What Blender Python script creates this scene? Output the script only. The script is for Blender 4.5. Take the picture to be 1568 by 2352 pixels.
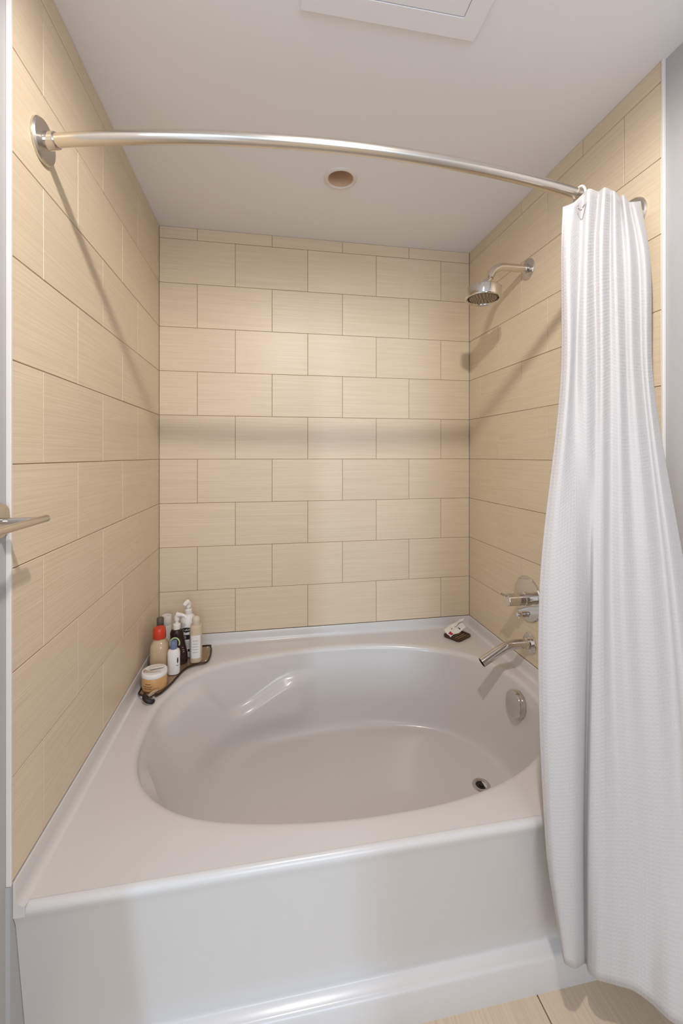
import bpy, bmesh, math, random
from mathutils import Vector, Matrix
random.seed(7)
for o in list(bpy.data.objects): bpy.data.objects.remove(o)
S = bpy.context.scene
COL = S.collection

# ------------------------------------------------------------------ camera, world, lights, exposure
F_PX, YAW, HY, CAMZ = 963.5, math.radians(10.0), 1046.5, 1.33
cam = bpy.data.cameras.new('camera'); camo = bpy.data.objects.new('camera', cam); COL.objects.link(camo)
camo.location = (0, 0, CAMZ); camo.rotation_euler = (math.pi/2, 0, -YAW)
cam.sensor_fit = 'HORIZONTAL'; cam.sensor_width = 36; cam.lens = 36*F_PX/1568
cam.shift_y = -(1176-HY)/1568; cam.clip_start = 0.02
S.camera = camo
S.view_settings.view_transform = 'Standard'; S.view_settings.look = 'None'
S.view_settings.exposure = 0.10; S.view_settings.gamma = 1.0; S.view_settings.use_curve_mapping = False

W = bpy.data.worlds.new('world'); S.world = W; W.use_nodes = True
W.node_tree.nodes['Background'].inputs[0].default_value = (0.80, 0.88, 1.0, 1)
W.node_tree.nodes['Background'].inputs[1].default_value = 1.2

# alcove: left wall face, right wall face, back wall face, ceiling, tub rim at wall
L, R, D, ZC, ZL = -0.489, 1.037, 2.04, 2.387, 0.497
ZD = 0.447            # tub deck height
PL, PR, YB = L-0.008, R+0.008, -2.40      # painted wall planes, wall behind the camera
JAMB = 0.456
ROOM_LAMP = Vector((0.19, 0.27, ZC))

def light(kind, name, loc, power, color, **kw):
    l = bpy.data.lights.new(name, kind); l.energy = power; l.color = color
    for k, v in kw.items(): setattr(l, k, v)
    o = bpy.data.objects.new(name, l); COL.objects.link(o); o.location = loc
    return o
# daylight from a window of the next room, reaching in through the open doorway in the left wall
day = light('AREA', 'daylight', (-3.95, -6.9, 1.9), 185, (0.50, 0.74, 1.0), shape='RECTANGLE', size=0.45, size_y=1.5)
fill_lamp = light('AREA', 'added_fill_light', (0.28, YB-0.16, 1.42), 29, (0.76, 0.87, 1.0), shape='RECTANGLE', size=1.2, size_y=1.7)  # cool soft fill, added behind the camera outside a made-up window
fill_lamp.rotation_euler = (math.pi/2, 0, 0)
day.rotation_euler = (Vector((-0.1, 1.0, 1.1))-day.location).to_track_quat('-Z', 'Y').to_euler()

# ------------------------------------------------------------------ helpers
FWD = Vector((math.sin(YAW), math.cos(YAW), 0)); RGT = Vector((math.cos(YAW), -math.sin(YAW), 0))
def P(x, y, X=None, Y=None, Z=None):
    d = FWD + RGT*((x-784)/F_PX) + Vector((0, 0, 1))*((HY-y)/F_PX)
    if X is not None: t = X/d.x
    elif Y is not None: t = Y/d.y
    else: t = (Z-CAMZ)/d.z
    return Vector((0, 0, CAMZ)) + d*t
def Xat(x, Y):
    return Y*math.tan(math.atan((x-784)/F_PX)+YAW)

def link(name, me, mat, parent=None):
    o = bpy.data.objects.new(name, me); COL.objects.link(o)
    if mat and not me.materials: me.materials.append(mat)
    if parent: o.parent = parent
    return o
def fin(bm, name, smooth=True, ang=35):
    bmesh.ops.recalc_face_normals(bm, faces=bm.faces[:])
    me = bpy.data.meshes.new(name); bm.to_mesh(me); bm.free()
    if smooth:
        me.polygons.foreach_set('use_smooth', [True]*len(me.polygons))
        me.set_sharp_from_angle(angle=math.radians(ang))
    return me
def thing(name, label, cat, loc=(0, 0, 0), group=None):
    o = bpy.data.objects.new(name, None); COL.objects.link(o); o.location = loc
    o.empty_display_size = 0.03
    return tag(o, label, cat, group)
def tag(o, label, cat, group=None):
    o['label'] = label; o['category'] = cat
    if group: o['group'] = group
    return o
def struct(o, label=None, cat=None):
    o['kind'] = 'structure'
    if label: o['label'] = label
    if cat: o['category'] = cat
    return o

def box(bm, lo, hi, bev=0.0, seg=1):
    r = bmesh.ops.create_cube(bm, size=1.0)
    c = [(a+b)/2 for a, b in zip(lo, hi)]; s = [abs(b-a) for a, b in zip(lo, hi)]
    for v in r['verts']: v.co = Vector([v.co[i]*s[i]+c[i] for i in range(3)])
    if bev:
        es = {e for v in r['verts'] for e in v.link_edges}
        bmesh.ops.bevel(bm, geom=list(es), offset=bev, segments=seg, affect='EDGES', profile=0.5)
def loft(bm, rings, close=True, cap0=False, cap1=False):
    vs = [[bm.verts.new(p) for p in r] for r in rings]
    for a, b in zip(vs, vs[1:]):
        n = len(a)
        for i in range(n if close else n-1):
            j = (i+1) % n
            try: bm.faces.new((a[i], a[j], b[j], b[i]))
            except ValueError: pass
    if cap0: bm.faces.new(vs[0])
    if cap1: bm.faces.new(vs[-1])
    return vs
def lathe(bm, prof, n=28, M=None, sx=1.0, sy=1.0, expo=2.0, off=None, cap=True):
    M = M or Matrix()
    rings = []
    for k, (r, z) in enumerate(prof):
        ring = []
        for i in range(n):
            a = 2*math.pi*i/n; c, s = math.cos(a), math.sin(a)
            x = math.copysign(abs(c)**(2/expo), c)*r*sx; y = math.copysign(abs(s)**(2/expo), s)*r*sy
            if off: x += off(z)
            ring.append(M @ Vector((x, y, z)))
        rings.append(ring)
    return loft(bm, rings, True, cap, cap)
def crom(pts, sub):
    out = []
    n = len(pts)
    for i in range(n-1):
        p0, p1, p2, p3 = pts[max(i-1, 0)], pts[i], pts[i+1], pts[min(i+2, n-1)]
        for k in range(sub):
            t = k/sub
            out.append(0.5*((2*p1)+(p2-p0)*t+(2*p0-5*p1+4*p2-p3)*t*t+(3*p1-p0-3*p2+p3)*t**3))
    out.append(pts[-1].copy() if hasattr(pts[-1], 'copy') else pts[-1])
    return out
def tube(bm, path, rad, n=18, cap=True):
    """swept tube; rad is a number or a list"""
    path = [Vector(p) for p in path]; m = len(path)
    rr = rad if isinstance(rad, (list, tuple)) else [rad]*m
    t0 = (path[1]-path[0]).normalized()
    up = Vector((0, 0, 1)) if abs(t0.z) < 0.9 else Vector((1, 0, 0))
    nrm = (up - t0*up.dot(t0)).normalized()
    rings = []
    for i in range(m):
        t = (path[min(i+1, m-1)]-path[max(i-1, 0)]).normalized()
        nrm = (nrm - t*nrm.dot(t)).normalized(); b = t.cross(nrm)
        rings.append([path[i]+(nrm*math.cos(2*math.pi*k/n)+b*math.sin(2*math.pi*k/n))*rr[i] for k in range(n)])
    return loft(bm, rings, True, cap, cap)
def frame(origin, zaxis):
    q = Vector(zaxis).normalized().to_track_quat('Z', 'Y')
    return Matrix.Translation(Vector(origin)) @ q.to_matrix().to_4x4()

# ------------------------------------------------------------------ materials
def lin(r, g, b):
    f = lambda c: (c/255/12.92) if c/255 <= 0.04045 else ((c/255+0.055)/1.055)**2.4
    return (f(r), f(g), f(b), 1)
def mat(name, col, rough=0.5, metal=0.0, coat=0.0, trans=0.0, spec=0.5, emit=None, estr=0.0):
    m = bpy.data.materials.new(name); m.use_nodes = True
    b = m.node_tree.nodes['Principled BSDF']
    b.inputs['Base Color'].default_value = col; b.inputs['Roughness'].default_value = rough
    b.inputs['Metallic'].default_value = metal; b.inputs['Coat Weight'].default_value = coat
    b.inputs['Coat Roughness'].default_value = 0.08
    b.inputs['Transmission Weight'].default_value = trans; b.inputs['Specular IOR Level'].default_value = spec
    if emit: b.inputs['Emission Color'].default_value = emit; b.inputs['Emission Strength'].default_value = estr
    return m
def nodes(m):
    nt = m.node_tree; return nt, nt.nodes, nt.links, nt.nodes['Principled BSDF']
def noise_bump(m, scale, strength, dist=0.002, detail=4):
    nt, N, K, b = nodes(m)
    tc = N.new('ShaderNodeTexCoord'); no = N.new('ShaderNodeTexNoise'); bp = N.new('ShaderNodeBump')
    no.inputs['Scale'].default_value = scale; no.inputs['Detail'].default_value = detail
    bp.inputs['Strength'].default_value = strength; bp.inputs['Distance'].default_value = dist
    K.new(tc.outputs['Object'], no.inputs['Vector']); K.new(no.outputs['Fac'], bp.inputs['Height'])
    K.new(bp.outputs['Normal'], b.inputs['Normal'])
    return m
def tile_mat(name, c0, c1, grain=(3.2, 1.0, 230.0), rough=0.38):
    m = mat(name, c0, rough)
    nt, N, K, b = nodes(m)
    tc = N.new('ShaderNodeTexCoord'); mp = N.new('ShaderNodeMapping'); oi = N.new('ShaderNodeObjectInfo')
    mp.inputs['Scale'].default_value = grain
    mu = N.new('ShaderNodeMath'); mu.operation = 'MULTIPLY'; mu.inputs[1].default_value = 37.0
    no = N.new('ShaderNodeTexNoise'); no.noise_dimensions = '4D'
    no.inputs['Scale'].default_value = 1.0; no.inputs['Detail'].default_value = 4.0
    ramp = N.new('ShaderNodeValToRGB')
    ramp.color_ramp.elements[0].position = 0.3; ramp.color_ramp.elements[0].color = c0
    ramp.color_ramp.elements[1].position = 0.7; ramp.color_ramp.elements[1].color = c1
    hs = N.new('ShaderNodeHueSaturation')
    mr = N.new('ShaderNodeMapRange'); mr.inputs['To Min'].default_value = 0.975; mr.inputs['To Max'].default_value = 1.03
    bp = N.new('ShaderNodeBump'); bp.inputs['Strength'].default_value = 0.5; bp.inputs['Distance'].default_value = 0.0012
    K.new(tc.outputs['Object'], mp.inputs['Vector']); K.new(mp.outputs['Vector'], no.inputs['Vector'])
    K.new(oi.outputs['Random'], mu.inputs[0]); K.new(mu.outputs[0], no.inputs['W'])
    K.new(no.outputs['Fac'], ramp.inputs['Fac']); K.new(ramp.outputs['Color'], hs.inputs['Color'])
    K.new(oi.outputs['Random'], mr.inputs['Value']); K.new(mr.outputs['Result'], hs.inputs['Value'])
    K.new(hs.outputs['Color'], b.inputs['Base Color'])
    K.new(no.outputs['Fac'], bp.inputs['Height']); K.new(bp.outputs['Normal'], b.inputs['Normal'])
    return m
MT_TILE = tile_mat('beige_linen_tile', lin(214, 195, 167), lin(226, 208, 181))
MT_FLOOR = tile_mat('beige_floor_tile', lin(205, 184, 156), lin(222, 202, 176), rough=0.45)
MT_GROUT = mat('tan_grout', lin(158, 132, 102), 0.9)
MT_PAINT = noise_bump(mat('white_wall_paint', lin(182, 181, 181), 0.55), 260, 0.12, 0.001)
MT_CEIL = noise_bump(mat('white_ceiling_paint', lin(238, 238, 242), 0.75), 200, 0.08, 0.001)
MT_TRIM = mat('white_edge_trim', lin(226, 220, 214), 0.4)
MT_TUB = mat('white_tub_acrylic', lin(212, 208, 205), 0.24, coat=0.12)
MT_CHROME = mat('polished_chrome', (0.66, 0.62, 0.58, 1), 0.06, 1.0)
MT_NICKEL = mat('brushed_nickel', (0.70, 0.65, 0.58, 1), 0.24, 1.0)
MT_DARK = mat('dark_rubber', lin(22, 20, 19), 0.5)
MT_WHITE = mat('white_plastic', lin(236, 233, 229), 0.35)
MT_BROWNBTL = mat('dark_brown_plastic', lin(48, 30, 26), 0.25)
MT_RED = mat('red_plastic', lin(205, 62, 34), 0.3)
MT_GREY = mat('dark_grey_plastic', lin(92, 80, 74), 0.4)
MT_BLUE = mat('blue_grey_plastic', lin(112, 124, 160), 0.4)
MT_GREEN = mat('pale_green_plastic', lin(170, 205, 140), 0.4)
MT_TAN = mat('tan_translucent_plastic', lin(208, 188, 158), 0.35)
MT_AMBER = mat('clear_amber_liquid', lin(226, 200, 164), 0.12, trans=0.3)
MT_JAR = mat('caramel_jar', lin(206, 158, 104), 0.3)
MT_BRONZE = mat('bronze_tray', lin(158, 132, 102), 0.22, 0.35)
MT_INK = mat('black_ink', lin(18, 17, 16), 0.5)
MT_GREYINK = mat('grey_ink', lin(150, 146, 140), 0.6)
MT_TANINK = mat('tan_ink', lin(120, 80, 50), 0.6)
MT_LABEL = mat('white_paper_label', lin(232, 230, 225), 0.6)
MT_REDINK = mat('red_ink', lin(190, 40, 50), 0.5)
MT_FACE = mat('grey_spray_face', lin(132, 112, 92), 0.45)
MT_CAN = mat('dull_reflector', lin(226, 196, 168), 0.45, 0.0)
MT_LAMP = mat('frosted_lamp_glow', (1, 1, 1, 1), 0.5, emit=(1.0, 0.93, 0.84, 1), estr=6.0)

def curtain_mat():
    m = mat('white_waffle_cloth', lin(217, 214, 213), 0.85, spec=0.2)
    nt, N, K, b = nodes(m)
    b.inputs['Sheen Weight'].default_value = 0.15
    uv = N.new('ShaderNodeUVMap'); sep = N.new('ShaderNodeSeparateXYZ'); K.new(uv.outputs['UV'], sep.inputs[0])
    out = []
    for ax in ('X', 'Y'):
        a = N.new('ShaderNodeMath'); a.operation = 'MULTIPLY'; a.inputs[1].default_value = 2*math.pi/0.009
        s = N.new('ShaderNodeMath'); s.operation = 'SINE'
        K.new(sep.outputs[ax], a.inputs[0]); K.new(a.outputs[0], s.inputs[0]); out.append(s)
    mul = N.new('ShaderNodeMath'); mul.operation = 'MAXIMUM'
    K.new(out[0].outputs[0], mul.inputs[0]); K.new(out[1].outputs[0], mul.inputs[1])
    bp = N.new('ShaderNodeBump'); bp.inputs['Strength'].default_value = 0.22; bp.inputs['Distance'].default_value = 0.001
    K.new(mul.outputs[0], bp.inputs['Height']); K.new(bp.outputs['Normal'], b.inputs['Normal'])
    tr = N.new('ShaderNodeBsdfTranslucent'); tr.inputs['Color'].default_value = lin(236, 232, 230)
    mix = N.new('ShaderNodeMixShader'); mix.inputs[0].default_value = 0.22
    outn = N['Material Output']
    K.new(b.outputs[0], mix.inputs[1]); K.new(tr.outputs[0], mix.inputs[2]); K.new(mix.outputs[0], outn.inputs['Surface'])
    return m
MT_CURTAIN = curtain_mat()

# ------------------------------------------------------------------ room shell
def slab_with_holes(bm, lo, hi, holes, z0, z1):
    """horizontal slab with round holes (x, y, r), hole walls open"""
    def quad(x0, x1, y0, y1):
        if x1-x0 > 1e-6 and y1-y0 > 1e-6:
            for z in (z0, z1): bm.faces.new([bm.verts.new(p) for p in ((x0, y0, z), (x1, y0, z), (x1, y1, z), (x0, y1, z))])
    y = lo[1]
    for hx, hy, r in sorted(holes, key=lambda h: h[1]):
        e = 1.4*r
        quad(lo[0], hi[0], y, hy-e); quad(lo[0], hx-e, hy-e, hy+e); quad(hx+e, hi[0], hy-e, hy+e); y = hy+e
        n = 40
        for z in (z0, z1):
            o = []; c = []
            for k in range(n):
                a = 2*math.pi*k/n+math.pi/4; ca, sa = math.cos(a), math.sin(a); q = e/max(abs(ca), abs(sa))
                o.append((hx+ca*q, hy+sa*q, z)); c.append((hx+ca*r, hy+sa*r, z))
            loft(bm, [o, c])
    quad(lo[0], hi[0], y, hi[1])
SHOWER_CAN = P(782, 410, Z=ZC)
bm = bmesh.new()
slab_with_holes(bm, (PL-0.1, YB-0.1), (PR+0.1, D+0.1), [(SHOWER_CAN.x, SHOWER_CAN.y, 0.049), (ROOM_LAMP.x, ROOM_LAMP.y, 0.049)], ZC, ZC+0.12)
struct(link('ceiling', fin(bm, 'ceiling', False), MT_CEIL), 'smooth white painted ceiling over the tub', 'ceiling')

bm = bmesh.new(); box(bm, (PL-0.1, YB-0.1, -0.12), (PR+0.1, D+0.1, -0.008))
floor = struct(link('floor', fin(bm, 'floor', False), MT_GROUT), 'beige tiled bathroom floor in front of the tub', 'floor')
bm = bmesh.new()
box(bm, (PL-0.1, JAMB, -0.008), (PL, D+0.1, ZC)); box(bm, (PL-0.1, YB-0.1, 2.08), (PL, JAMB, ZC)); box(bm, (PL-0.1, YB-0.1, -0.008), (PL, -0.62, 2.08))
wall_left = struct(link('wall_left', fin(bm, 'wall_left', False), MT_PAINT), 'left bathroom wall, beige tile beside the tub, white paint in front', 'wall')
bm = bmesh.new(); box(bm, (PR, YB-0.1, -0.008), (PR+0.1, D+0.1, ZC))
wall_right = struct(link('wall_right', fin(bm, 'wall_right', False), MT_PAINT), 'right wall with beige tile behind the shower curtain and white paint', 'wall')
bm = bmesh.new(); box(bm, (PL, D+0.008, -0.008), (PR, D+0.1, ZC))
wall_back = struct(link('wall_back', fin(bm, 'wall_back', False), MT_PAINT), 'beige tiled wall behind the tub in running bond', 'wall')
bm = bmesh.new()
box(bm, (PL, YB-0.1, -0.008), (-0.34, YB, ZC)); box(bm, (0.90, YB-0.1, -0.008), (PR, YB, ZC))
box(bm, (-0.34, YB-0.1, -0.008), (0.90, YB, 0.55)); box(bm, (-0.34, YB-0.1, 2.29), (0.90, YB, ZC))  # opening added so the fill light can enter
wall_front = struct(link('wall_front', fin(bm, 'wall_front', False), MT_PAINT), 'plain white wall with an opening added for fill light opposite the tub', 'wall')
bm = bmesh.new()
for lo, hi in (((-0.34, 0.55), (0.90, 0.60)), ((-0.34, 2.24), (0.90, 2.29)), ((-0.34, 0.60), (-0.29, 2.24)), ((0.85, 0.60), (0.90, 2.24)), ((0.26, 0.60), (0.30, 2.24))):
    box(bm, (lo[0], YB-0.08, lo[1]), (hi[0], YB-0.02, hi[1]), 0.003)
struct(link('added_fill_window', fin(bm, 'added_fill_window', False), MT_TRIM), 'unseen white window frame added for the fill light opposite the tub', 'window')  # unseen window, put in to go with the added fill light

# tiles: local x along the course, local z up, front face at local y = 0 looking to -y
TW, TH, TT, GAP = 0.3432, 0.2037, 0.0078, 0.0019
ZROW = 1.313
tile_cache = {}
def tile_mesh(w, h):
    key = (round(w, 4), round(h, 4))
    if key not in tile_cache:
        bm = bmesh.new(); box(bm, (-w/2, 0, -h/2), (w/2, TT, h/2), 0.0009)
        tile_cache[key] = fin(bm, 'tile', False); tile_cache[key].materials.append(MT_TILE)
    return tile_cache[key]
def tile_wall(parent, s0, s1, joint_up, joint_dn, place, rz):
    """course just above ZROW has a joint at joint_up, the one below at joint_dn; alternate from there"""
    k = -4
    while ZROW+k*TH < ZC-0.004:
        z0, z1 = ZROW+k*TH, min(ZROW+(k+1)*TH, ZC)
        j = joint_up if k % 2 == 0 else joint_dn
        s = j-math.ceil((j-s0)/TW)*TW
        while s < s1-1e-4:
            a, b = max(s, s0), min(s+TW, s1)
            if b-a > 0.006:
                ga, gb = GAP/2, GAP/2
                t = link('tile', tile_mesh(b-a-ga-gb, z1-z0-GAP), None, parent)
                dp = random.uniform(0, 0.0007)
                t.location = place((a+b)/2, (z0+z1)/2, dp); t.rotation_euler = (random.uniform(-.0012, .0012), random.uniform(-.0012, .0012), rz)
            s += TW
        k += 1
YTL, YTR = 0.915, 0.957
tile_wall(wall_back, L, R, -0.150, -0.3217, lambda s, z, d: (s, D+d, z), 0)
tile_wall(wall_left, YTL, D, 1.031, 1.204, lambda s, z, d: (L-d, s, z), math.pi/2)
tile_wall(wall_right, YTR, D, 1.076, 1.241, lambda s, z, d: (R+d, s, z), -math.pi/2)
def grout(parent, lo, hi):
    bm = bmesh.new(); box(bm, lo, hi); link('grout', fin(bm, 'grout', False), MT_GROUT, parent)
grout(wall_back, (L, D+0.0022, ZL+0.0004), (R, D+0.0078, ZC))
grout(wall_left, (PL+0.0002, YTL, ZL+0.0004), (L-0.0022, D, ZC))
grout(wall_right, (R+0.0022, YTR, ZL+0.0004), (PR-0.0002, D, ZC))
for w, y, xa, xb in ((wall_left, YTL, PL, L+0.0012), (wall_right, YTR, R-0.0012, PR)):
    bm = bmesh.new(); box(bm, (xa, y-0.007, ZL), (xb, y, ZC), 0.0012); link('edge_trim', fin(bm, 'edge_trim', False), MT_TRIM, w)

for w, xa, xb in ((wall_left, PL, L), (wall_right, R, PR)):      # plastered backer below the tile
    bm = bmesh.new(); box(bm, (xa, 0.908, -0.004), (xb, D, ZL-0.0003)); link('backer_board', fin(bm, 'backer_board', False), MT_PAINT, w)

# floor tiles, grain along the room's depth
fc = {}
x = 0.655-4*TW
row = 0
while x < PR:
    y = YB-(0.34 if row % 2 else 0.0)
    while y < 0.95:
        a, b, c, d = max(x, PL), min(x+TW, PR), max(y, YB), min(y+0.686, 0.95)
        if b-a > 0.01 and d-c > 0.01:
            key = (round(d-c, 3), round(b-a, 3))
            if key not in fc:
                bm = bmesh.new(); w, h = d-c-0.003, b-a-0.003
                box(bm, (-w/2, 0, -h/2), (w/2, 0.0078, h/2), 0.0009); fc[key] = fin(bm, 'floor_tile', False); fc[key].materials.append(MT_FLOOR)
            t = link('floor_tile', fc[key], None, floor); t.location = ((a+b)/2, (c+d)/2, 0)
            t.rotation_euler = (math.radians(-90), 0, math.pi/2)
        y += 0.686
    x += TW; row += 1

# ------------------------------------------------------------------ bathtub
tub = thing('bathtub', 'white oval soaking tub with square deck and stepped apron', 'bathtub', ((L+R)/2, 1.48, 0))
TM = Matrix.Translation(-tub.location)
def tubpart(name, bm, m, ang=40, parent=None):
    bm.transform(TM); return link(name, fin(bm, name, True, ang), m, parent or tub)
CX, CY, RA, RB = 0.292, 1.462, 0.682, 0.455
FX0, FX1, FB, ZF = -0.115, 0.865, 0.355, 0.100
def sstep(a, b, x):
    t = min(1, max(0, (x-a)/(b-a))); return t*t*(3-2*t)
def rim_pt(a, grow=0.0):
    c, s = math.cos(a), math.sin(a)
    n = 2.25+0.45*sstep(-0.1, -0.7, c) if c < 0 else 2.25
    x = (RA+grow)*math.copysign(abs(c)**(2/n), c); y = (RB+grow)*math.copysign(abs(s)**(2/n), s)
    return Vector((CX+x, CY+y, 0))
def floor_pt(a):
    c, s = math.cos(a), math.sin(a); n = 2.9+0.9*sstep(0.0, -0.6, c)
    fcx, fa = (FX0+FX1)/2, (FX1-FX0)/2
    x = fa*math.copysign(abs(c)**(2/n), c); y = FB*math.copysign(abs(s)**(2/n), s)
    return Vector((fcx+x, CY+y, 0))
DX0, DX1, DY0, DY1 = L+0.014, R-0.014, 0.930, D-0.014
NA = 176
# sample by rim angle so that points are spread evenly; add the angles that meet the deck corners
angs = [2*math.pi*i/NA for i in range(NA)]
def rect_pt(p):
    d = p-Vector((CX, CY, 0)); t = 1e9
    if d.x > 1e-9: t = min(t, (DX1-CX)/d.x)
    if d.x < -1e-9: t = min(t, (DX0-CX)/d.x)
    if d.y > 1e-9: t = min(t, (DY1-CY)/d.y)
    if d.y < -1e-9: t = min(t, (DY0-CY)/d.y)
    return Vector((CX+d.x*t, CY+d.y*t, 0))
for corner in ((DX0, DY0), (DX1, DY0), (DX1, DY1), (DX0, DY1)):   # snap nearest sample to the corner
    best = min(range(NA), key=lambda i: (rect_pt(rim_pt(angs[i]))-Vector((corner[0], corner[1], 0))).length)
    lo, hi = angs[best]-0.04, angs[best]+0.04
    ta = math.atan2(corner[1]-CY, corner[0]-CX)
    for _ in range(50):
        mid = (lo+hi)/2; p = rim_pt(mid); d = math.atan2(p.y-CY, p.x-CX)
        diff = (d-ta+math.pi) % (2*math.pi)-math.pi
        if diff < 0: lo = mid
        else: hi = mid
    angs[best] = (lo+hi)/2
rings = []
for t in (0.0, 0.35, 0.7, 0.92):
    ring = []
    for a in angs:
        p = rim_pt(a, 0.018); q = rect_pt(p); v = q.lerp(p, t/0.92); v.z = ZD; ring.append(v)
    rings.append(ring)
def armrest(p, z):
    """inward swelling below a wavy ledge line on the two long sides, towards the sloped end"""
    x = p.x
    if x < -0.29: zc = 0.395
    elif x < -0.134: zc = 0.395-0.145*sstep(-0.29, -0.134, x)
    else: zc = 0.25+0.085*sstep(-0.134, 0.12, x)
    amp = 0.034*(1-sstep(0.10, 0.24, x))*sstep(0.05, 0.22, abs(p.y-CY))
    return amp*sstep(zc+0.014, zc-0.014, z)*(1-sstep(0.22, 0.11, z))
NW = 46
ring_r = []
for k in range(1, 7):        # rolled rim
    ph = k/6*math.pi/2
    ring = []
    for a in angs:
        p0 = rim_pt(a, 0.018); p1 = rim_pt(a, -0.004)
        v = p0.lerp(p1, math.sin(ph)); v.z = ZD-0.022*(1-math.cos(ph)); ring.append(v)
    rings.append(ring)
zt = ZD-0.022
for k in range(1, NW+1):
    s = k/NW; ph = s*math.pi/2
    ring = []
    for a in angs:
        c = math.cos(a)
        n = 3.6-1.1*sstep(-0.25, -0.95, c)+0.9*sstep(0.3, 1.0, c)
        g = math.sin(ph)**(2/n); h = 1-math.cos(ph)**(2/n)
        p0 = rim_pt(a, -0.004); p1 = floor_pt(a)
        # straight wall batter first, then the cove
        v = p0.lerp(p1, h*0.62+0.38*g); v.z = zt+(ZF-zt)*g
        off = armrest(v, v.z)
        if off:
            dirc = Vector((CX+0.06-v.x, CY-v.y, 0)); dirc.x *= 0.25; dirc.normalize(); v = v+dirc*off
        ring.append(v)
    rings.append(ring)
for t in (0.8, 0.55, 0.3, 0.1):
    ring = []
    for a in angs:
        p = floor_pt(a); c = Vector((0.45, CY, 0)); v = c.lerp(p, t); v.z = ZF-0.006*(1-t); ring.append(v)
    rings.append(ring)
bm = bmesh.new(); loft(bm, rings, True, False, True)
tubpart('basin', bm, MT_TUB, 60)
# raised flange along three walls
bm = bmesh.new()
prof = [(0.022, 0.0), (0.016, 0.002), (0.011, 0.006), (0.0075, 0.013), (0.006, 0.022), (0.0045, 0.043), (0.003, 0.048), (0.0006, 0.0498)]
def U(d, z):
    return [Vector((L+d, 0.916, ZD+z)), Vector((L+d, D-d, ZD+z)), Vector((R-d, D-d, ZD+z)), Vector((R-d, 0.916, ZD+z))]
rs = [U(d, z) for d, z in prof]
vs = loft(bm, rs, False)
for i in (0, 3):
    e = bm.verts.new((rs[-1][i].x, 0.916, ZD-0.02)); f2 = bm.verts.new((rs[0][i].x, 0.916, ZD-0.02))
    bm.faces.new([r[i] for r in vs]+[e, f2])
tubpart('wall_flange', bm, MT_TUB, 30)
# apron: rolled edge, leaning panel, ledge, kick
bm = bmesh.new()
ap = [(0.942, ZD-0.0003), (0.930, ZD-0.0004), (0.9235, ZD-0.002), (0.9188, ZD-0.006), (0.9168, ZD-0.012), (0.9172, ZD-0.018), (0.920, ZD-0.027), (0.925, ZD-0.042),
      (0.9645, 0.104), (0.966, 0.096), (0.963, 0.0915), (0.944, 0.086), (0.938, 0.083), (0.935, 0.077), (0.935, 0.0)]
loft(bm, [[Vector((xx, y, z)) for xx in (L+0.0006, 0.28, R-0.0006)] for y, z in ap], False)
tubpart('apron', bm, MT_TUB, 50)
# drain
dp = P(1105, 1803, Z=ZF)
bm = bmesh.new(); lathe(bm, [(0.021, 0.0045), (0.024, 0.006), (0.032, 0.005), (0.0345, 0.0005), (0.0345, -0.006), (0.021, -0.006)], 32, Matrix.Translation((dp.x, dp.y, ZF-0.003)), cap=False)
drain = tubpart('drain_ring', bm, MT_CHROME)
bm = bmesh.new(); lathe(bm, [(0.021, 0.0), (0.0205, 0.002), (0.009, 0.002), (0.008, 0.006), (0.003, 0.007)], 28, Matrix.Translation((dp.x, dp.y, ZF-0.003)))
bm.transform(Matrix()); tubpart('drain_stopper', bm, MT_DARK, parent=drain)
# overflow plate on the end wall
ov = P(1180, 1618, X=0.943)
MO = frame((ov.x+0.012, ov.y, ov.z), (-1, 0, 0.10))
bm = bmesh.new(); lathe(bm, [(0.050, -0.006), (0.051, 0.0), (0.051, 0.014), (0.0485, 0.018), (0.043, 0.0185), (0.0, 0.0185)], 40, MO, cap=False)
ovp = tubpart('overflow_plate', bm, MT_CHROME)

# ------------------------------------------------------------------ curtain rod
FLL, FLR = P(100, 331, X=L), P(1468, 487, X=R)
ZR = 2.021
RODX0, RODX1, SAG = L, R, 0.110
YE = 1.034
RR = ((RODX1-RODX0)**2/4+SAG**2)/(2*SAG); RCX = (RODX0+RODX1)/2
def rodY(x): return YE-SAG+RR-math.sqrt(RR*RR-(x-RCX)**2)+0.010*(x-RCX)/((RODX1-RODX0)/2)
rod = thing('shower_curtain_rod', 'curved brushed metal shower curtain rod spanning the tub alcove', 'curtain rod', (RCX, rodY(RCX), ZR))
RM = Matrix.Translation(-rod.location)
def rodpart(name, bm, m):
    bm.transform(RM); return link(name, fin(bm, name, True, 40), m, rod)
bm = bmesh.new()
tube(bm, [(x, rodY(x), ZR) for x in [RODX0+0.022+(RODX1-RODX0-0.044)*i/60 for i in range(61)]], 0.0140, 24)
rodpart('bar', bm, MT_NICKEL)
for sx, x0 in ((1, L), (-1, R)):
    ye = rodY(x0); MF = frame((x0, ye, ZR), (sx, 0, 0))
    MSK = frame((x0, ye, ZR), (sx, (rodY(x0+sx*0.03)-ye)/0.03, 0))
    bm = bmesh.new(); lathe(bm, [(0.0465, 0.0), (0.047, 0.004), (0.044, 0.008), (0.030, 0.011), (0.021, 0.012)], 40, MF)
    rodpart('wall_flange', bm, MT_NICKEL)
    bm = bmesh.new(); lathe(bm, [(0.0185, 0.011), (0.0185, 0.020), (0.0175, 0.022), (0.0175, 0.034), (0.0165, 0.036)], 28, MSK)
    rodpart('socket', bm, MT_CHROME)

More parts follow.
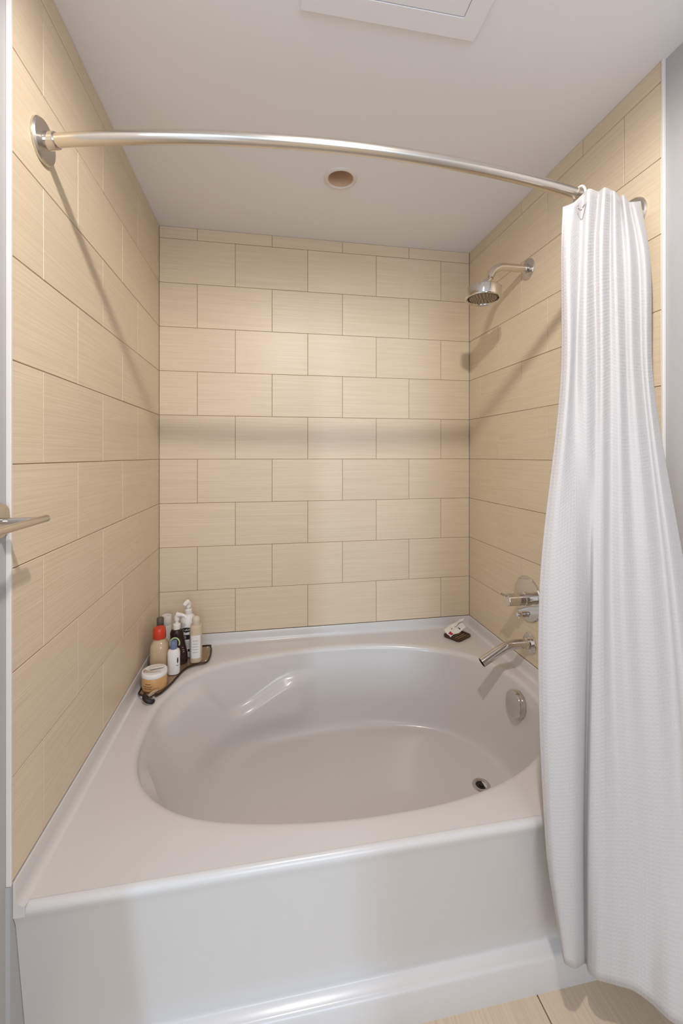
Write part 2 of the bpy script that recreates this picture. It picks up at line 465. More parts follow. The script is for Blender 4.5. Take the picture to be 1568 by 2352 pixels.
# ------------------------------------------------------------------ shower curtain
cx_top = [1292, 1316, 1338, 1353, 1373, 1388, 1401, 1411, 1422, 1431, 1442, 1455, 1470]
cy_top = [476, 466, 446, 434, 440, 431, 436, 440, 452, 448, 462, 464, 462]
off_t = [.030, .050, .024, .052, .024, .054, .026, .048, .024, .046, .024, .042, .024]
cx_a = [1289, 1307, 1330, 1348, 1364, 1381, 1399, 1413, 1430, 1446, 1464, 1480, 1492]
cy_a = [.922, .902, .922, .902, .924, .904, .928, .914, .932, .920, .940, .928, .950]
cx_b = [1287, 1305, 1322, 1345, 1366, 1384, 1402, 1420, 1438, 1455, 1473, 1488, 1501]
cy_b = [.915, .893, .910, .889, .908, .892, .910, .899, .916, .904, .926, .914, .940]
cx_c = [1237, 1268, 1318, 1350, 1362, 1384, 1402, 1430, 1462, 1495, 1525, 1552, 1582]
cy_c = [.895, .870, .860, .885, .866, .858, .870, .852, .851, .840, .848, .828, .84]
cx_d = [1252, 1272, 1318, 1344, 1352, 1384, 1420, 1452, 1490, 1530, 1568, 1605, 1660]
cy_d = [.880, .860, .850, .884, .860, .840, .832, .818, .806, .786, .774, .750, .740]
cx_e = [1290, 1298, 1322, 1344, 1351, 1376, 1412, 1450, 1492, 1535, 1570, 1620, 1700]
cy_e = [.878, .858, .850, .880, .862, .832, .822, .800, .780, .745, .725, .690, .66]
hem_y = [2188, 2212, 2226, 2212, 2232, 2253, 2262, 2271, 2302, 2342, 2362, 2400, 2460]
cols = []
for i in range(13):
    xr = Xat(cx_top[i], 0.96)
    Yt = rodY(xr)-off_t[i]
    pt = P(cx_top[i], cy_top[i], Y=Yt)
    pa = Vector((Xat(cx_a[i], cy_a[i]), cy_a[i], 1.84))
    pb = Vector((Xat(cx_b[i], cy_b[i]), cy_b[i], 1.52))
    pc = Vector((Xat(cx_c[i], cy_c[i]), cy_c[i], 1.0))
    pd = Vector((Xat(cx_d[i], cy_d[i]), cy_d[i], 0.44))
    pe = P(cx_e[i], hem_y[i], Y=cy_e[i])
    cols.append([pt, pa, pb, pc, pd, pe])
def zspline(ps, t):
    """cubic hermite in z through the control points, t in 0..1 from top to hem"""
    z = ps[0].z+(ps[-1].z-ps[0].z)*t
    n = len(ps)
    k = 0
    while k < n-2 and z < ps[k+1].z: k += 1
    def m(i):
        if i == 0: return (ps[1]-ps[0])/(ps[1].z-ps[0].z)
        if i == n-1: return (ps[-1]-ps[-2])/(ps[-1].z-ps[-2].z)
        return (ps[i+1]-ps[i-1])/(ps[i+1].z-ps[i-1].z)
    dz = ps[k+1].z-ps[k].z; u = (z-ps[k].z)/dz
    h00, h10, h01, h11 = 2*u**3-3*u*u+1, u**3-2*u*u+u, -2*u**3+3*u*u, u**3-u*u
    v = ps[k]*h00+m(k)*(h10*dz)+ps[k+1]*h01+m(k+1)*(h11*dz)
    v.z = z
    return v
NV = 96
grid = []
for j in range(NV+1):
    t = j/NV
    row_pts = [zspline(c, t) for c in cols]
    row_pts = crom(row_pts, 12)
    for q in row_pts: q.x = min(q.x, R-0.006)
    # light creasing
    for i, q in enumerate(row_pts):
        q.y += 0.0020*math.sin(i*0.16+2.1*math.sin(t*5)+t*6)*min(1, 3*t)
    grid.append(row_pts)
curt_org = Vector((0.86, 0.88, 0.10))
bm = bmesh.new(); uvl = bm.loops.layers.uv.new('UVMap')
vv = [[bm.verts.new(p-curt_org) for p in r] for r in grid]
NU = len(grid[0])
ulen = [0.0]
for i in range(1, NU): ulen.append(ulen[-1]+0.5*((grid[30][i]-grid[30][i-1]).length+(grid[70][i]-grid[70][i-1]).length))
for j in range(NV):
    for i in range(NU-1):
        f = bm.faces.new((vv[j][i], vv[j][i+1], vv[j+1][i+1], vv[j+1][i]))
        for lp, (jj, ii) in zip(f.loops, ((j, i), (j, i+1), (j+1, i+1), (j+1, i))):
            lp[uvl].uv = (ulen[ii], jj*1.92/NV)
me = fin(bm, 'shower_curtain', True, 180)
curt = link('shower_curtain', me, MT_CURTAIN); curt.location = curt_org
tag(curt, 'white waffle weave shower curtain gathered at the right end of the rod', 'shower curtain')
sm = curt.modifiers.new('thickness', 'SOLIDIFY'); sm.thickness = 0.0022; sm.offset = 0

def curtain_ring(px, label, hook):
    x = Xat(px, 0.968); y = rodY(x)
    o = thing('curtain_ring', label, 'curtain ring', (x, y, ZR))
    pts = []
    for k in range(33):
        a = 2*math.pi*k/32
        pts.append(Vector((0.0, math.sin(a)*0.0215-0.004, math.cos(a)*0.027-0.010)))
    bm = bmesh.new(); tube(bm, pts[:-1]+[pts[0]], 0.0028, 10, False)
    link('ring', fin(bm, 'ring', True), MT_WHITE, o)
    if hook:
        q = P(1325, 481, Y=rodY(Xat(1325, .96))-0.052)-o.location
        bm = bmesh.new()
        tube(bm, crom([Vector((0, -0.022, -0.020)), Vector((0.003, -0.036, -0.030)), Vector((q.x+0.011, q.y-0.008, q.z+0.004)), Vector((q.x+0.004, q.y-0.008, q.z-0.006)), Vector((q.x-0.004, q.y-0.008, q.z-0.002)), Vector((q.x-0.003, q.y-0.007, q.z+0.004))], 6), 0.0016, 8)
        link('hook', fin(bm, 'hook', True), MT_CHROME, o)
curtain_ring(1338, 'white plastic curtain ring with a small metal hook, first on the rod', True)

# ------------------------------------------------------------------ shower head
YPL = 1.531
fl = P(1213, 618, X=R); ZS = fl.z; YS = fl.y
hc = P(1109, 688, Y=YS)          # centre of the spray face
jt = P(1124, 640, Y=YS)          # end of the arm
sh = thing('showerhead', 'round polished metal shower head on a bent arm on the right wall', 'shower head', (R, YS, ZS))
SM = Matrix.Translation(-sh.location)
def shp(name, bm, m, parent=None, ang=35):
    bm.transform(SM); return link(name, fin(bm, name, True, ang), m, parent or sh)
bm = bmesh.new(); MF = frame((R, YS, ZS), (-1, 0, 0))
lathe(bm, [(0.0405, 0.0), (0.041, 0.003), (0.039, 0.0055), (0.022, 0.007), (0.0190, 0.008), (0.0190, 0.018), (0.0175, 0.020)], 36, MF); shp('wall_flange', bm, MT_CHROME)
bm = bmesh.new()
arm = [Vector((R-0.008, YS, ZS))]
bend = Vector((jt.x+0.030, YS, ZS))
pth = [Vector((R-0.008, YS, ZS)), Vector((bend.x+0.035, YS, ZS))]
for k in range(1, 9):
    t = k/8; p0 = Vector((bend.x+0.035, YS, ZS)); p1 = Vector((bend.x-0.008, YS, ZS-0.001)); p2 = Vector((jt.x+0.006, YS, jt.z+0.016))
    pth.append(p0*(1-t)**2+p1*2*t*(1-t)+p2*t*t)
pth.append(Vector((jt.x, YS, jt.z+0.004)))
tube(bm, pth, 0.0150, 20); shp('arm', bm, MT_NICKEL)
tilt = Vector((0.05, 0.03, 1.0)).normalized()
MH = frame(hc, tilt)
bm = bmesh.new()
j1 = hc+tilt*0.060
lathe(bm, [(0.004, -0.008), (0.0095, -0.004), (0.0105, 0.002), (0.009, 0.008), (0.004, 0.012)], 20, frame(Vector((jt.x, YS, jt.z-0.002)), (0.4, 0, 1))); shp('ball_joint', bm, MT_CHROME)
bm = bmesh.new(); tube(bm, [Vector((jt.x-0.002, YS, jt.z-0.004)), (Vector((jt.x, YS, jt.z))+j1)/2, hc+tilt*0.042], [0.011, 0.012, 0.016], 24); shp('neck', bm, MT_CHROME)
bm = bmesh.new()
lathe(bm, [(0.056, 0.010), (0.059, 0.002), (0.066, -0.002), (0.0695, 0.000), (0.0705, 0.004), (0.0695, 0.040), (0.067, 0.043), (0.040, 0.0445), (0.016, 0.046)], 48, MH, cap=False); shp('drum', bm, MT_CHROME, ang=24)
bm = bmesh.new(); lathe(bm, [(0.0, 0.003), (0.050, 0.003), (0.0535, 0.0045), (0.054, 0.010)], 40, MH, cap=False); face = shp('spray_face', bm, MT_FACE)
bm = bmesh.new()
for rr, n in ((0.012, 6), (0.021, 10), (0.030, 14), (0.039, 18), (0.047, 22)):
    for i in range(n):
        a = 2*math.pi*(i+0.3*rr*100)/n
        c = MH @ Vector((rr*math.cos(a), rr*math.sin(a), 0.0028))
        lathe(bm, [(0.0018, 0.0), (0.0012, 0.0022)], 6, frame(c, -tilt))
nz = shp('nozzles', bm, mat('pale_rubber_nozzle', lin(226, 206, 176), 0.4), face); nz['kind'] = 'stuff'
bm = bmesh.new(); lathe(bm, [(0.003, 0), (0.0045, 0.004), (0.0045, 0.016), (0.003, 0.018)], 12, frame(MH @ Vector((-0.035, -0.030, 0.043)), tilt)); shp('lever', bm, MT_CHROME)

# ------------------------------------------------------------------ mixer valve
vc = P(1212, 1375, X=R)
va = thing('shower_valve', 'round polished metal shower valve plate with cylinder handle', 'faucet', (R, vc.y, vc.z))
VM = Matrix.Translation(-va.location)
def vp(name, bm, m, parent=None):
    bm.transform(VM); return link(name, fin(bm, name, True, 35), m, parent or va)
MV = frame(vc, (-1, 0, 0))
bm = bmesh.new(); lathe(bm, [(0.089, 0.0), (0.0895, 0.003), (0.087, 0.006), (0.03, 0.009), (0.0, 0.009)], 56, MV, cap=False); vp('plate', bm, MT_CHROME)
bm = bmesh.new(); lathe(bm, [(0.028, 0.008), (0.028, 0.020), (0.0245, 0.023), (0.0245, 0.050), (0.0258, 0.051), (0.0258, 0.056), (0.0245, 0.057), (0.0245, 0.092), (0.023, 0.094), (0.0, 0.094)], 36, MV, cap=False)
hd = vp('handle', bm, MT_CHROME)
bm = bmesh.new()
hb = vc+Vector((-0.084, 0.004, 0.012)); ht = P(1148, 1362, Y=vc.y+0.004)
tube(bm, [hb, hb.lerp(ht, 0.5), ht], [0.0055, 0.0045, 0.0035], 14); vp('lever', bm, MT_CHROME, hd)
bm = bmesh.new(); kc = P(1202, 1411, X=R-0.007)
lathe(bm, [(0.012, 0), (0.012, 0.012), (0.009, 0.014), (0.0085, 0.026), (0.007, 0.028)], 20, frame(kc, (-1, 0, 0))); kn = vp('diverter_knob', bm, MT_CHROME)
bm = bmesh.new(); tube(bm, [kc+Vector((-0.020, 0, 0)), kc+Vector((-0.022, 0, -0.014))], 0.003, 10); vp('diverter_pin', bm, MT_CHROME, kn)

# ------------------------------------------------------------------ tub spout
sc = P(1217, 1477, X=R)
sp = thing('tub_spout', 'polished metal tub spout angled down from the right wall', 'faucet', (R, sc.y, sc.z))
PM = Matrix.Translation(-sp.location)
def spp(name, bm, m, parent=None):
    bm.transform(PM); return link(name, fin(bm, name, True, 35), m, parent or sp)
MS = frame(sc, (-1, 0, 0))
bm = bmesh.new(); lathe(bm, [(0.0405, 0.0), (0.041, 0.003), (0.039, 0.005), (0.023, 0.006), (0.0215, 0.008), (0.0215, 0.020), (0.0175, 0.023)], 40, MS); spp('wall_flange', bm, MT_CHROME)
tip = P(1106, 1522, Y=sc.y)
b0 = P(1166, 1477, Y=sc.y); b0.z = sc.z
bm = bmesh.new()
pth = [sc+Vector((-0.008, 0, 0)), Vector((b0.x+0.032, sc.y, sc.z))]
dn = (tip-b0).normalized()
p0 = Vector((b0.x+0.032, sc.y, sc.z)); p2 = b0+dn*0.045
for k in range(1, 11):
    t = k/10; pth.append(p0*(1-t)**2+b0*2*t*(1-t)+p2*t*t)
pth += [tip]
tube(bm, pth, 0.0184, 26, False); spp('pipe', bm, MT_CHROME)
bm = bmesh.new(); lathe(bm, [(0.0184, 0.0), (0.0150, 0.0), (0.0150, 0.03), (0.0, 0.03)], 26, frame(tip, -dn), cap=False); spp('outlet', bm, MT_DARK)

# ------------------------------------------------------------------ shower downlight (unlit) and room downlight (lit)
def downlight(loc, label, lit):
    o = thing('recessed_downlight', label, 'ceiling light', loc)
    bm = bmesh.new(); lathe(bm, [(0.0485, 0.001), (0.0475, -0.002), (0.052, -0.006), (0.058, -0.006), (0.0635, -0.002), (0.064, 0.0)], 44, cap=False)
    link('trim_ring', fin(bm, 'trim_ring', True), MT_TRIM, o)
    bm = bmesh.new(); lathe(bm, [(0.048, 0.0), (0.047, 0.03), (0.043, 0.075), (0.036, 0.10), (0.0, 0.10)], 40, cap=False)
    link('reflector', fin(bm, 'reflector', True), MT_CAN, o)
    bm = bmesh.new(); lathe(bm, [(0.0, 0.088 if not lit else 0.012), (0.020, 0.089 if not lit else 0.012), (0.030, 0.092 if not lit else 0.016), (0.034, 0.096 if not lit else 0.03), (0.034, 0.098)], 32, cap=False)
    link('bulb', fin(bm, 'bulb', True), MT_LAMP if lit else MT_WHITE, o)
    return o
downlight(SHOWER_CAN, 'small round recessed downlight in the ceiling above the tub, unlit', False)
dl = downlight(ROOM_LAMP, 'round recessed ceiling downlight in front of the tub, lit', True)
spot = light('SPOT', 'downlight_beam', ROOM_LAMP+Vector((0, 0, -0.012)), 54, (1.0, 0.945, 0.905), spot_size=math.radians(180), spot_blend=0.28, shadow_soft_size=0.032)
# ------------------------------------------------------------------ access panel in the ceiling
pa = P(690, 20, Z=ZC); pb = P(1090, 86, Z=ZC)
px0, px1, py1 = pa.x, pb.x, (pa.y+pb.y)/2; py0 = py1-(px1-px0); FW = 0.052
pn = thing('ceiling_access_panel', 'square white access panel set in the ceiling', 'access panel', ((px0+px1)/2, (py0+py1)/2, ZC))
bm = bmesh.new()
def rect(x0, x1, y0, y1, z): return [Vector((x0, y0, z)), Vector((x1, y0, z)), Vector((x1, y1, z)), Vector((x0, y1, z))]
hw = (px1-px0)/2
rs = [rect(-hw-d, hw+d, -hw-d, hw+d, z) for d, z in ((0.0, 0.0), (0.0, -0.007), (-0.003, -0.010), (-FW+0.001, -0.010), (-FW, -0.009), (-FW, 0.0))]
loft(bm, rs); link('frame', fin(bm, 'frame', False), MT_CEIL, pn)
bm = bmesh.new(); h2 = hw-FW-0.0012; box(bm, (-h2, -h2, -0.0088), (h2, h2, -0.0005), 0.0008); link('panel', fin(bm, 'panel', False), MT_CEIL, pn)

# ------------------------------------------------------------------ towel holder on the painted left wall
XB = PL+0.073
tipb = P(108, 1190, X=XB)
ZB = tipb.z
YA = tipb.y-0.022
tb = thing('towel_bar', 'polished metal open-ended towel bar on the white wall beside the tub', 'towel bar', (PL, YA, ZB))
def tbp(name, bm, m): bm.transform(Matrix.Translation(-tb.location)); return link(name, fin(bm, name, True, 35), m, tb)
bm = bmesh.new(); lathe(bm, [(0.0335, 0.0), (0.034, 0.004), (0.032, 0.008), (0.012, 0.010)], 36, frame((PL, YA-0.005, ZB), (1, 0, 0))); tbp('wall_flange', bm, MT_CHROME)
bm = bmesh.new(); tube(bm, [(PL+0.008, YA-0.005, ZB), (XB-0.004, YA-0.005, ZB)], 0.0062, 18); tbp('post', bm, MT_CHROME)
bm = bmesh.new(); tube(bm, [(XB, YA-0.16, ZB), (XB, tipb.y-0.002, ZB), (XB, tipb.y, ZB)], [0.0068, 0.0068, 0.0060], 22); tbp('bar', bm, MT_NICKEL)

# ------------------------------------------------------------------ corner caddy
ZT = ZD+0.010
cadl = [(-0.452, 2.005), (-0.463, 1.99), (-0.465, 1.80), (-0.466, 1.665), (-0.461, 1.640), (-0.440, 1.622), (-0.405, 1.622), (-0.385, 1.640), (-0.365, 1.690), (-0.352, 1.740),
        (-0.338, 1.790), (-0.318, 1.822), (-0.285, 1.838), (-0.262, 1.842), (-0.250, 1.856), (-0.246, 1.895), (-0.248, 1.955), (-0.258, 1.995), (-0.275, 2.006)]
cad = thing('corner_caddy', 'bronze corner caddy tray holding bottles at the back of the tub', 'caddy', (-0.38, 1.85, ZD))
def cp(name, bm, m): bm.transform(Matrix.Translation(-cad.location)); return link(name, fin(bm, name, True, 30), m, cad)
cc = Vector((-0.38, 1.83, 0))
def cadring(s, z): return [Vector((cc.x+(x-cc.x)*s, cc.y+(y-cc.y)*s, z)) for x, y in cadl]
bm = bmesh.new(); loft(bm, [cadring(0.97, ZD+0.005), cadring(0.97, ZT-0.001)], True, True, True); cp('tray', bm, MT_BRONZE)
bm = bmesh.new()
pts = [Vector((x, y, ZT)) for x, y in cadl]
sm_pts = crom(pts+[pts[0]], 4)
tube(bm, sm_pts, 0.0035, 8, False); cp('rim', bm, mat('dark_bronze', lin(60, 44, 32), 0.3, 0.6))
for x, y in ((-0.449, 1.628), (-0.41, 1.628), (-0.26, 1.858), (-0.27, 1.985), (-0.452, 1.98)):
    bm = bmesh.new(); lathe(bm, [(0.004, 0.0003), (0.0075, 0.002), (0.0085, 0.006), (0.006, 0.0105), (0.002, 0.0125)], 16, Matrix.Translation((x, y, ZD))); cp('foot', bm, MT_CHROME)

ZT2 = ZT
def bottle(name, label, cat, xy, group='bottles in the corner caddy', rz=0.0):
    o = thing(name, label, cat, (xy[0], xy[1], ZT2), group); o.rotation_euler = (0, 0, rz); return o
def part(o, name, prof, m, n=28, **kw):
    bm = bmesh.new(); lathe(bm, prof, n, **kw); return link(name, fin(bm, name, True, 38), m, o)
def wrap(o, name, w, z0, z1, r, m, ang0=-math.pi/2, sx=1.0, sy=1.0, expo=2.0, lift=0.0006, shape=None, off=None):
    """a label lying on the bottle's side, centred on direction ang0"""
    bm = bmesh.new(); n = 16; da = w/r
    rows = []
    nz = 10
    for j in range(nz+1):
        z = z0+(z1-z0)*j/nz; row = []
        k = 1.0
        if shape == 'oval': k = math.sqrt(max(0.0, 1-((j/nz)*2-1)**2))+0.002
        for i in range(n+1):
            a = ang0+da*(i/n-0.5)*k; c, s = math.cos(a), math.sin(a)
            row.append(Vector((math.copysign(abs(c)**(2/expo), c)*(r+lift)*sx+(off(z) if off else 0), math.copysign(abs(s)**(2/expo), s)*(r+lift)*sy, z)))
        rows.append(row)
    loft(bm, rows, False); return link(name, fin(bm, name, True), m, o)
def wrap_text(o, name, body, size, zc, r, m, ang0=-math.pi/2, lift=0.0011, sx=1.0, sy=1.0, stretch=1.0):
    cu = bpy.data.curves.new('lettering', 'FONT'); cu.body = body; cu.size = size; cu.align_x = 'CENTER'; cu.align_y = 'CENTER'
    cu.resolution_u = 3
    t = bpy.data.objects.new('lettering_source', cu); COL.objects.link(t)
    me = bpy.data.meshes.new_from_object(t); bpy.data.objects.remove(t); bpy.data.curves.remove(cu)
    for v in me.vertices:
        a = ang0+v.co.x*stretch/r; v.co = Vector((math.cos(a)*(r+lift)*sx, math.sin(a)*(r+lift)*sy, zc+v.co.y))
    me.name = name; me.materials.clear(); me.materials.append(m)
    q = bpy.data.objects.new(name, me); COL.objects.link(q); q.parent = o; return q
def face_ang(xy, extra=0.0):       # direction from the bottle to the room's middle front, where labels look
    return math.atan2(-xy[1], -xy[0])+extra

# tan bottle with paper label
xy = P(450, 1518, Z=ZT).xy; f0 = face_ang(xy)
o = bottle('lotion_bottle', 'slim tan translucent bottle with a long white label and round cap', 'bottle', xy)
part(o, 'body', [(0.018, 0.0), (0.0235, 0.002), (0.0245, 0.006), (0.0245, 0.142), (0.023, 0.150), (0.014, 0.157), (0.012, 0.160)], MT_TAN, expo=2.6)
part(o, 'cap', [(0.0150, 0.159), (0.0155, 0.161), (0.0155, 0.170), (0.0165, 0.174), (0.0160, 0.182), (0.011, 0.189), (0.004, 0.192)], mat('pale_tan_cap', lin(214, 200, 182), 0.4))
lb = wrap(o, 'label', 0.036, 0.022, 0.118, 0.0245, MT_LABEL, f0, expo=2.6)
for k in range(5):
    wrap(o, 'print_line', 0.016, 0.046+k*0.012, 0.0475+k*0.012, 0.0245, MT_GREYINK, f0-0.1, expo=2.6, lift=0.0011)
# white pump bottle with black oval badge
pw = P(432, 1503, Z=ZT); xy = pw.xy; f0 = face_ang(xy, -0.22)
o = bottle('pump_bottle', 'tall white pump bottle with a black oval badge and black print', 'bottle', xy)
part(o, 'body', [(0.028, 0.0), (0.0335, 0.002), (0.035, 0.008), (0.035, 0.125), (0.034, 0.145), (0.030, 0.162), (0.022, 0.174), (0.014, 0.180), (0.0135, 0.183)], MT_WHITE)
part(o, 'pump_collar', [(0.0155, 0.182), (0.016, 0.183), (0.016, 0.198), (0.013, 0.201), (0.0065, 0.202), (0.006, 0.212)], MT_WHITE)
bm = bmesh.new(); dd = Vector((math.cos(f0-0.25), math.sin(f0-0.25), 0))
tube(bm, [Vector((0, 0, 0.208)), Vector((0, 0, 0.224)), dd*0.008+Vector((0, 0, 0.232)), dd*0.028+Vector((0, 0, 0.231)), dd*0.036+Vector((0, 0, 0.225))], [0.012, 0.013, 0.012, 0.0085, 0.007], 16)
link('pump_head', fin(bm, 'pump_head', True), MT_WHITE, o)
wrap(o, 'badge', 0.040, 0.110, 0.132, 0.035, MT_INK, f0, shape='oval')
wrap_text(o, 'badge_lettering', 'CeRA', 0.0125, 0.121, 0.035, MT_WHITE, f0)
wrap(o, 'print_block', 0.036, 0.080, 0.100, 0.035, MT_INK, f0)
wrap(o, 'print_patch', 0.014, 0.083, 0.097, 0.035, MT_GREYINK, f0-0.22, lift=0.0011)
for k in range(4): wrap(o, 'print_line', 0.030, 0.048+k*0.007, 0.050+k*0.007, 0.035, MT_GREYINK, f0)
wrap(o, 'print_mark', 0.008, 0.028, 0.038, 0.035, MT_INK, f0+0.28)
# dark brown pump bottle
xy = P(412, 1522, Z=ZT).xy; f0 = face_ang(xy)
o = bottle('pump_bottle', 'dark brown curved bottle with a white pump', 'bottle', xy)
swz = lambda z: 0.006*math.cos(z*26)-0.006*sstep(0.05, 0.15, z)
part(o, 'body', [(0.020, 0.0), (0.0265, 0.003), (0.028, 0.010), (0.0295, 0.040), (0.028, 0.075), (0.0265, 0.110), (0.0265, 0.128), (0.022, 0.140), (0.013, 0.145)], MT_BROWNBTL, sy=0.82, off=swz)
NX = swz(0.145)
Mn = Matrix.Translation((NX, 0, 0))
part(o, 'pump_collar', [(0.0150, 0.144), (0.0155, 0.146), (0.0155, 0.163), (0.013, 0.166), (0.0065, 0.167), (0.0060, 0.192)], MT_WHITE, M=Mn)
bm = bmesh.new()
tube(bm, [Vector((NX, 0, 0.180)), Vector((NX, 0, 0.196)), Vector((NX+0.004, -0.002, 0.204)), Vector((NX+0.022, -0.008, 0.204)), Vector((NX+0.036, -0.012, 0.199)), Vector((NX+0.040, -0.013, 0.193))], [0.010, 0.011, 0.0105, 0.007, 0.006, 0.0055], 16)
link('pump_head', fin(bm, 'pump_head', True), MT_WHITE, o)
for k, zz in enumerate((0.052, 0.060, 0.070)): wrap(o, 'print_mark', 0.008-0.001*k, zz, zz+0.003, 0.029, MT_GREYINK, f0+0.5, sy=0.82, off=swz)
# small white bottle with blue cap
xy = P(399, 1546, Z=ZT).xy; f0 = face_ang(xy)
o = bottle('travel_bottle', 'small white bottle with blue cap in a pale green ring', 'bottle', xy)
part(o, 'body', [(0.018, 0.0), (0.0225, 0.002), (0.0235, 0.006), (0.0235, 0.085), (0.021, 0.094), (0.012, 0.099), (0.0105, 0.101)], MT_WHITE, expo=2.6, sy=0.85)
part(o, 'cap', [(0.0125, 0.099), (0.013, 0.101), (0.013, 0.128), (0.0115, 0.131), (0.0, 0.132)], MT_BLUE)
bm = bmesh.new()
lp = [Vector((0.003+0.018*math.cos(a), 0.004, 0.118+0.021*math.sin(a))) for a in [math.pi*(-0.15+1.3*k/20) for k in range(21)]]
tube(bm, lp, 0.0028, 8); link('hanging_loop', fin(bm, 'hanging_loop', True), MT_GREEN, o)
wrap(o, 'print_curl', 0.007, 0.045, 0.070, 0.0235, MT_INK, f0+0.55, shape='oval', expo=2.6, sy=0.85)
wrap(o, 'print_line', 0.010, 0.036, 0.040, 0.0235, MT_GREYINK, f0+0.5, expo=2.6, sy=0.85)
# clear bottle with red cap
xy = (-0.4300, 1.800); f0 = face_ang(xy)
o = bottle('mouthwash_bottle', 'clear bottle of tan liquid with a red cap', 'bottle', xy)
part(o, 'body', [(0.030, 0.0), (0.034, 0.003), (0.035, 0.008), (0.035, 0.100), (0.033, 0.112), (0.024, 0.126), (0.0195, 0.131), (0.0195, 0.138)], MT_AMBER, expo=2.8)
part(o, 'cap', [(0.0235, 0.136), (0.0250, 0.139), (0.0250, 0.166), (0.0225, 0.176), (0.0215, 0.178), (0.0, 0.178)], MT_RED, n=16)
# slim bottle with dark grey cap behind it
xy = (-0.4420, 1.862)
o = bottle('slim_bottle', 'slim bottle with dark grey cap behind the red capped bottle', 'bottle', xy)
part(o, 'body', [(0.014, 0.0), (0.0175, 0.003), (0.0175, 0.148), (0.013, 0.156)], MT_TAN)
part(o, 'cap', [(0.0135, 0.156), (0.0140, 0.157), (0.0140, 0.192), (0.012, 0.195), (0.0, 0.1952)], MT_GREY)
# white tube at the very back
xy = (-0.436, 1.952)
o = bottle('white_tube', 'plain white bottle with flat lid, hindmost in the corner caddy', 'bottle', xy)
part(o, 'body', [(0.015, 0.0), (0.0185, 0.003), (0.0185, 0.128), (0.018, 0.133)], MT_WHITE)
part(o, 'lid', [(0.0195, 0.133), (0.0200, 0.135), (0.0205, 0.169), (0.0195, 0.171), (0.0175, 0.1705), (0.0, 0.1695)], mat('frosted_lid', lin(226, 220, 214), 0.3))
# jar
jx = P(353, 1577, Z=ZT).xy; jx.x = max(jx.x, -0.420); f0 = face_ang(jx)
o = thing('cream_jar', 'wide caramel coloured jar with white lid at front of the caddy', 'jar', (jx.x, jx.y, ZT2))
part(o, 'body', [(0.040, 0.0), (0.0435, 0.002), (0.0445, 0.006), (0.0445, 0.046), (0.043, 0.049)], MT_JAR, n=40)
part(o, 'lid', [(0.0445, 0.048), (0.0452, 0.0495), (0.0452, 0.062), (0.0435, 0.0645), (0.0, 0.0645)], MT_WHITE, n=40)
for k, (w, z) in enumerate(((0.022, 0.030), (0.030, 0.021), (0.026, 0.014))): wrap(o, 'print_line', w, z, z+0.0022, 0.0445, MT_TANINK, f0-0.55)
ZJ = ZT2+0.0648
# card and tweezers on the jar
bm = bmesh.new(); box(bm, (-0.024, -0.017, 0.0), (0.024, 0.017, 0.0022), 0.0005)
c = link('paper_card', fin(bm, 'paper_card', False), MT_LABEL); c.location = (jx.x+0.006, jx.y+0.012, ZJ+0.0055); c.rotation_euler = (math.radians(-9), math.radians(0), math.radians(14))
c.location.z = ZJ+0.0028
tag(c, 'small blank white card lying on the jar lid', 'card')
bm = bmesh.new()
tube(bm, crom([Vector((-0.030, -0.012, 0.0035)), Vector((-0.012, -0.018, 0.0035)), Vector((0.012, -0.019, 0.0030)), Vector((0.026, -0.016, 0.0022))], 5), [0.0030]*8+[0.0022]*8, 10)
hn = fin(bm, 'handle', True)
o = thing('tweezers', 'small silver tweezers lying across the white jar lid', 'tweezers', (jx.x, jx.y-0.004, ZJ)); link('handle', hn, MT_CHROME, o)
bm = bmesh.new(); lathe(bm, [(0.002, -0.0045), (0.0055, -0.002), (0.0055, 0.002), (0.002, 0.0045)], 14, Matrix.Translation((-0.030, -0.012, 0.0046))); link('tip', fin(bm, 'tip', True), MT_CHROME, o)

# razor leaning over the front of the caddy
ra, rb = P(342, 1599, Z=ZD+0.019), P(357, 1588, Z=ZD+0.021)
o = thing('razor', 'razor with black curved head and silver handle at the caddy front', 'razor', (ra.x, ra.y, ZD))
def rp(name, bm, m): bm.transform(Matrix.Translation(-o.location)); return link(name, fin(bm, name, True, 40), m, o)
bm = bmesh.new(); tube(bm, [ra+Vector((0, 0, 0.002)), ra.lerp(rb, 0.5)+Vector((0, 0, 0.003)), rb+(rb-ra)*0.25], [0.0052, 0.0062, 0.0058], 14); rp('handle', bm, MT_CHROME)
rt = Vector((0.62, -0.62, -0.20)).normalized()
hp = [ra+Vector((-0.016, 0.004, 0.008)), ra+Vector((-0.011, -0.012, 0.001)), ra+Vector((0.001, -0.020, -0.006)), ra+Vector((0.014, -0.019, -0.010)), ra+Vector((0.020, -0.012, -0.010))]
bm = bmesh.new(); tube(bm, crom(hp, 5), [0.0055+0.0040*math.sin(math.pi*k/20) for k in range(21)], 12); rp('head', bm, MT_DARK)
bm = bmesh.new(); tube(bm, [p+Vector((-0.003, -0.005, -0.005)) for p in crom(hp, 5)][2:19], 0.0022, 8); rp('blade_strip', bm, MT_WHITE)

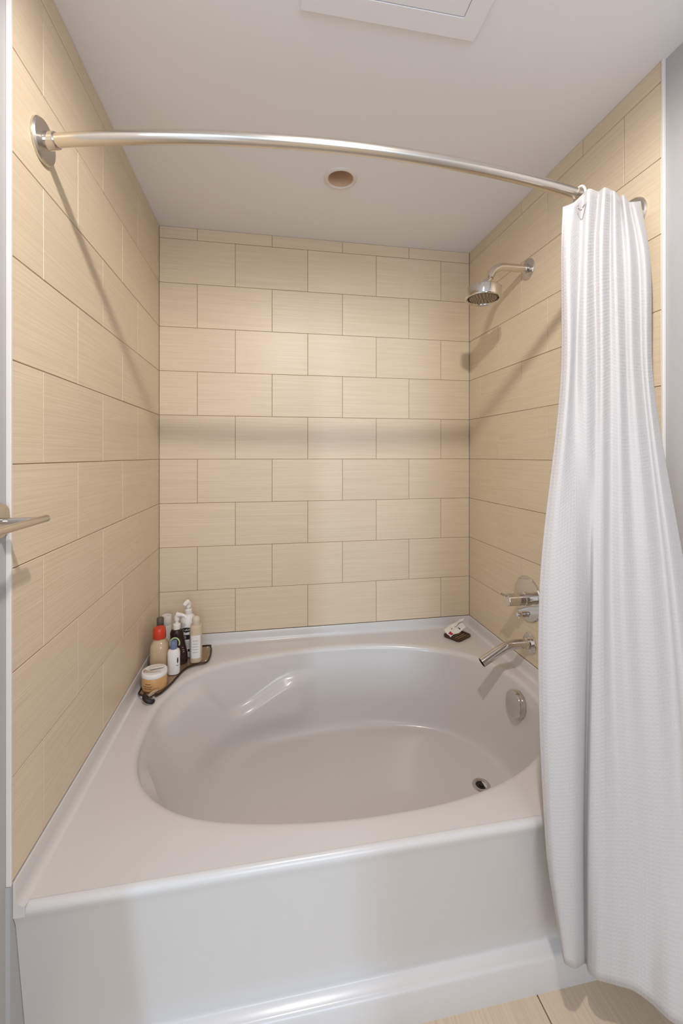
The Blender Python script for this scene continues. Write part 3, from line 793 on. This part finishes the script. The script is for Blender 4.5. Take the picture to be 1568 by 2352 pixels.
# ------------------------------------------------------------------ soap tray with packet
sx = Vector((0.911, 1.917, ZD))
o = thing('soap_tray', 'small dark brown tray at the back corner of the tub', 'tray', (sx.x, sx.y, ZD)); o.rotation_euler = (0, 0, math.radians(29.6)); o.scale = (1.1, 1.1, 1.0)
bm = bmesh.new()
def rrect(a, b, r, z, n=5):
    out = []
    for cx_, cy_, a0 in ((a-r, b-r, 0), (-a+r, b-r, 90), (-a+r, -b+r, 180), (a-r, -b+r, 270)):
        for k in range(n+1):
            t = math.radians(a0+90*k/n); out.append(Vector((cx_+r*math.cos(t), cy_+r*math.sin(t), z)))
    return out
rs = [rrect(.046, .038, .012, 0.0005), rrect(.050, .042, .014, 0.004), rrect(.050, .042, .014, 0.011), rrect(.047, .039, .012, 0.012), rrect(.045, .037, .011, 0.008), rrect(.042, .034, .010, 0.0065)]
loft(bm, rs, True, True, True); link('dish', fin(bm, 'dish', True, 40), mat('dark_brown_tray', lin(70, 46, 30), 0.3), o)
for k in range(5):
    bm = bmesh.new(); box(bm, (-0.030, -0.024+k*0.012-0.002, 0.0060), (0.030, -0.024+k*0.012+0.002, 0.0090), 0.0008); link('rib', fin(bm, 'rib', False), MT_BRONZE, o)
# crumpled packet
pk = thing('soap_packet', 'crumpled white packet with red print leaning on the brown tray', 'packet', (sx.x-0.010, sx.y+0.008, ZD+0.012)); pk.rotation_euler = (0, 0, math.radians(14)); pk.scale = (1.12, 1.12, 1.1)
def sheet(pts_fn, nu, nv, name, m, parent, thick=0.0008):
    bm = bmesh.new(); loft(bm, [[pts_fn(i/nu, j/nv) for i in range(nu+1)] for j in range(nv+1)], False)
    q = link(name, fin(bm, name, True, 50), m, parent); s = q.modifiers.new('thickness', 'SOLIDIFY'); s.thickness = thick; return q
def crump(u, v):
    return Vector((-0.046+0.098*u, -0.030+0.050*v+0.010*u, 0.004+0.024*u+0.016*v+0.004*math.sin(9*u+4*v)*math.cos(5*v)))
sheet(crump, 12, 8, 'wrapper', MT_LABEL, pk)
sheet(lambda u, v: Vector((0.010+0.046*u-0.006*v, 0.002+0.028*v, 0.030+0.030*u-0.012*v+0.004*math.sin(6*u))), 8, 6, 'open_flap', MT_LABEL, pk)
def lay(u0, u1, v0, v1, m, name):
    sheet(lambda u, v: crump(u0+(u1-u0)*u, v0+(v1-v0)*v)+Vector((-0.0003, -0.0007, 0.0012)), 4, 4, name, m, pk, 0.0003)
lay(0.06, 0.20, 0.05, 0.45, MT_REDINK, 'red_print')
lay(0.30, 0.33, 0.50, 0.62, MT_INK, 'black_print'); lay(0.62, 0.66, 0.15, 0.40, MT_INK, 'black_print')
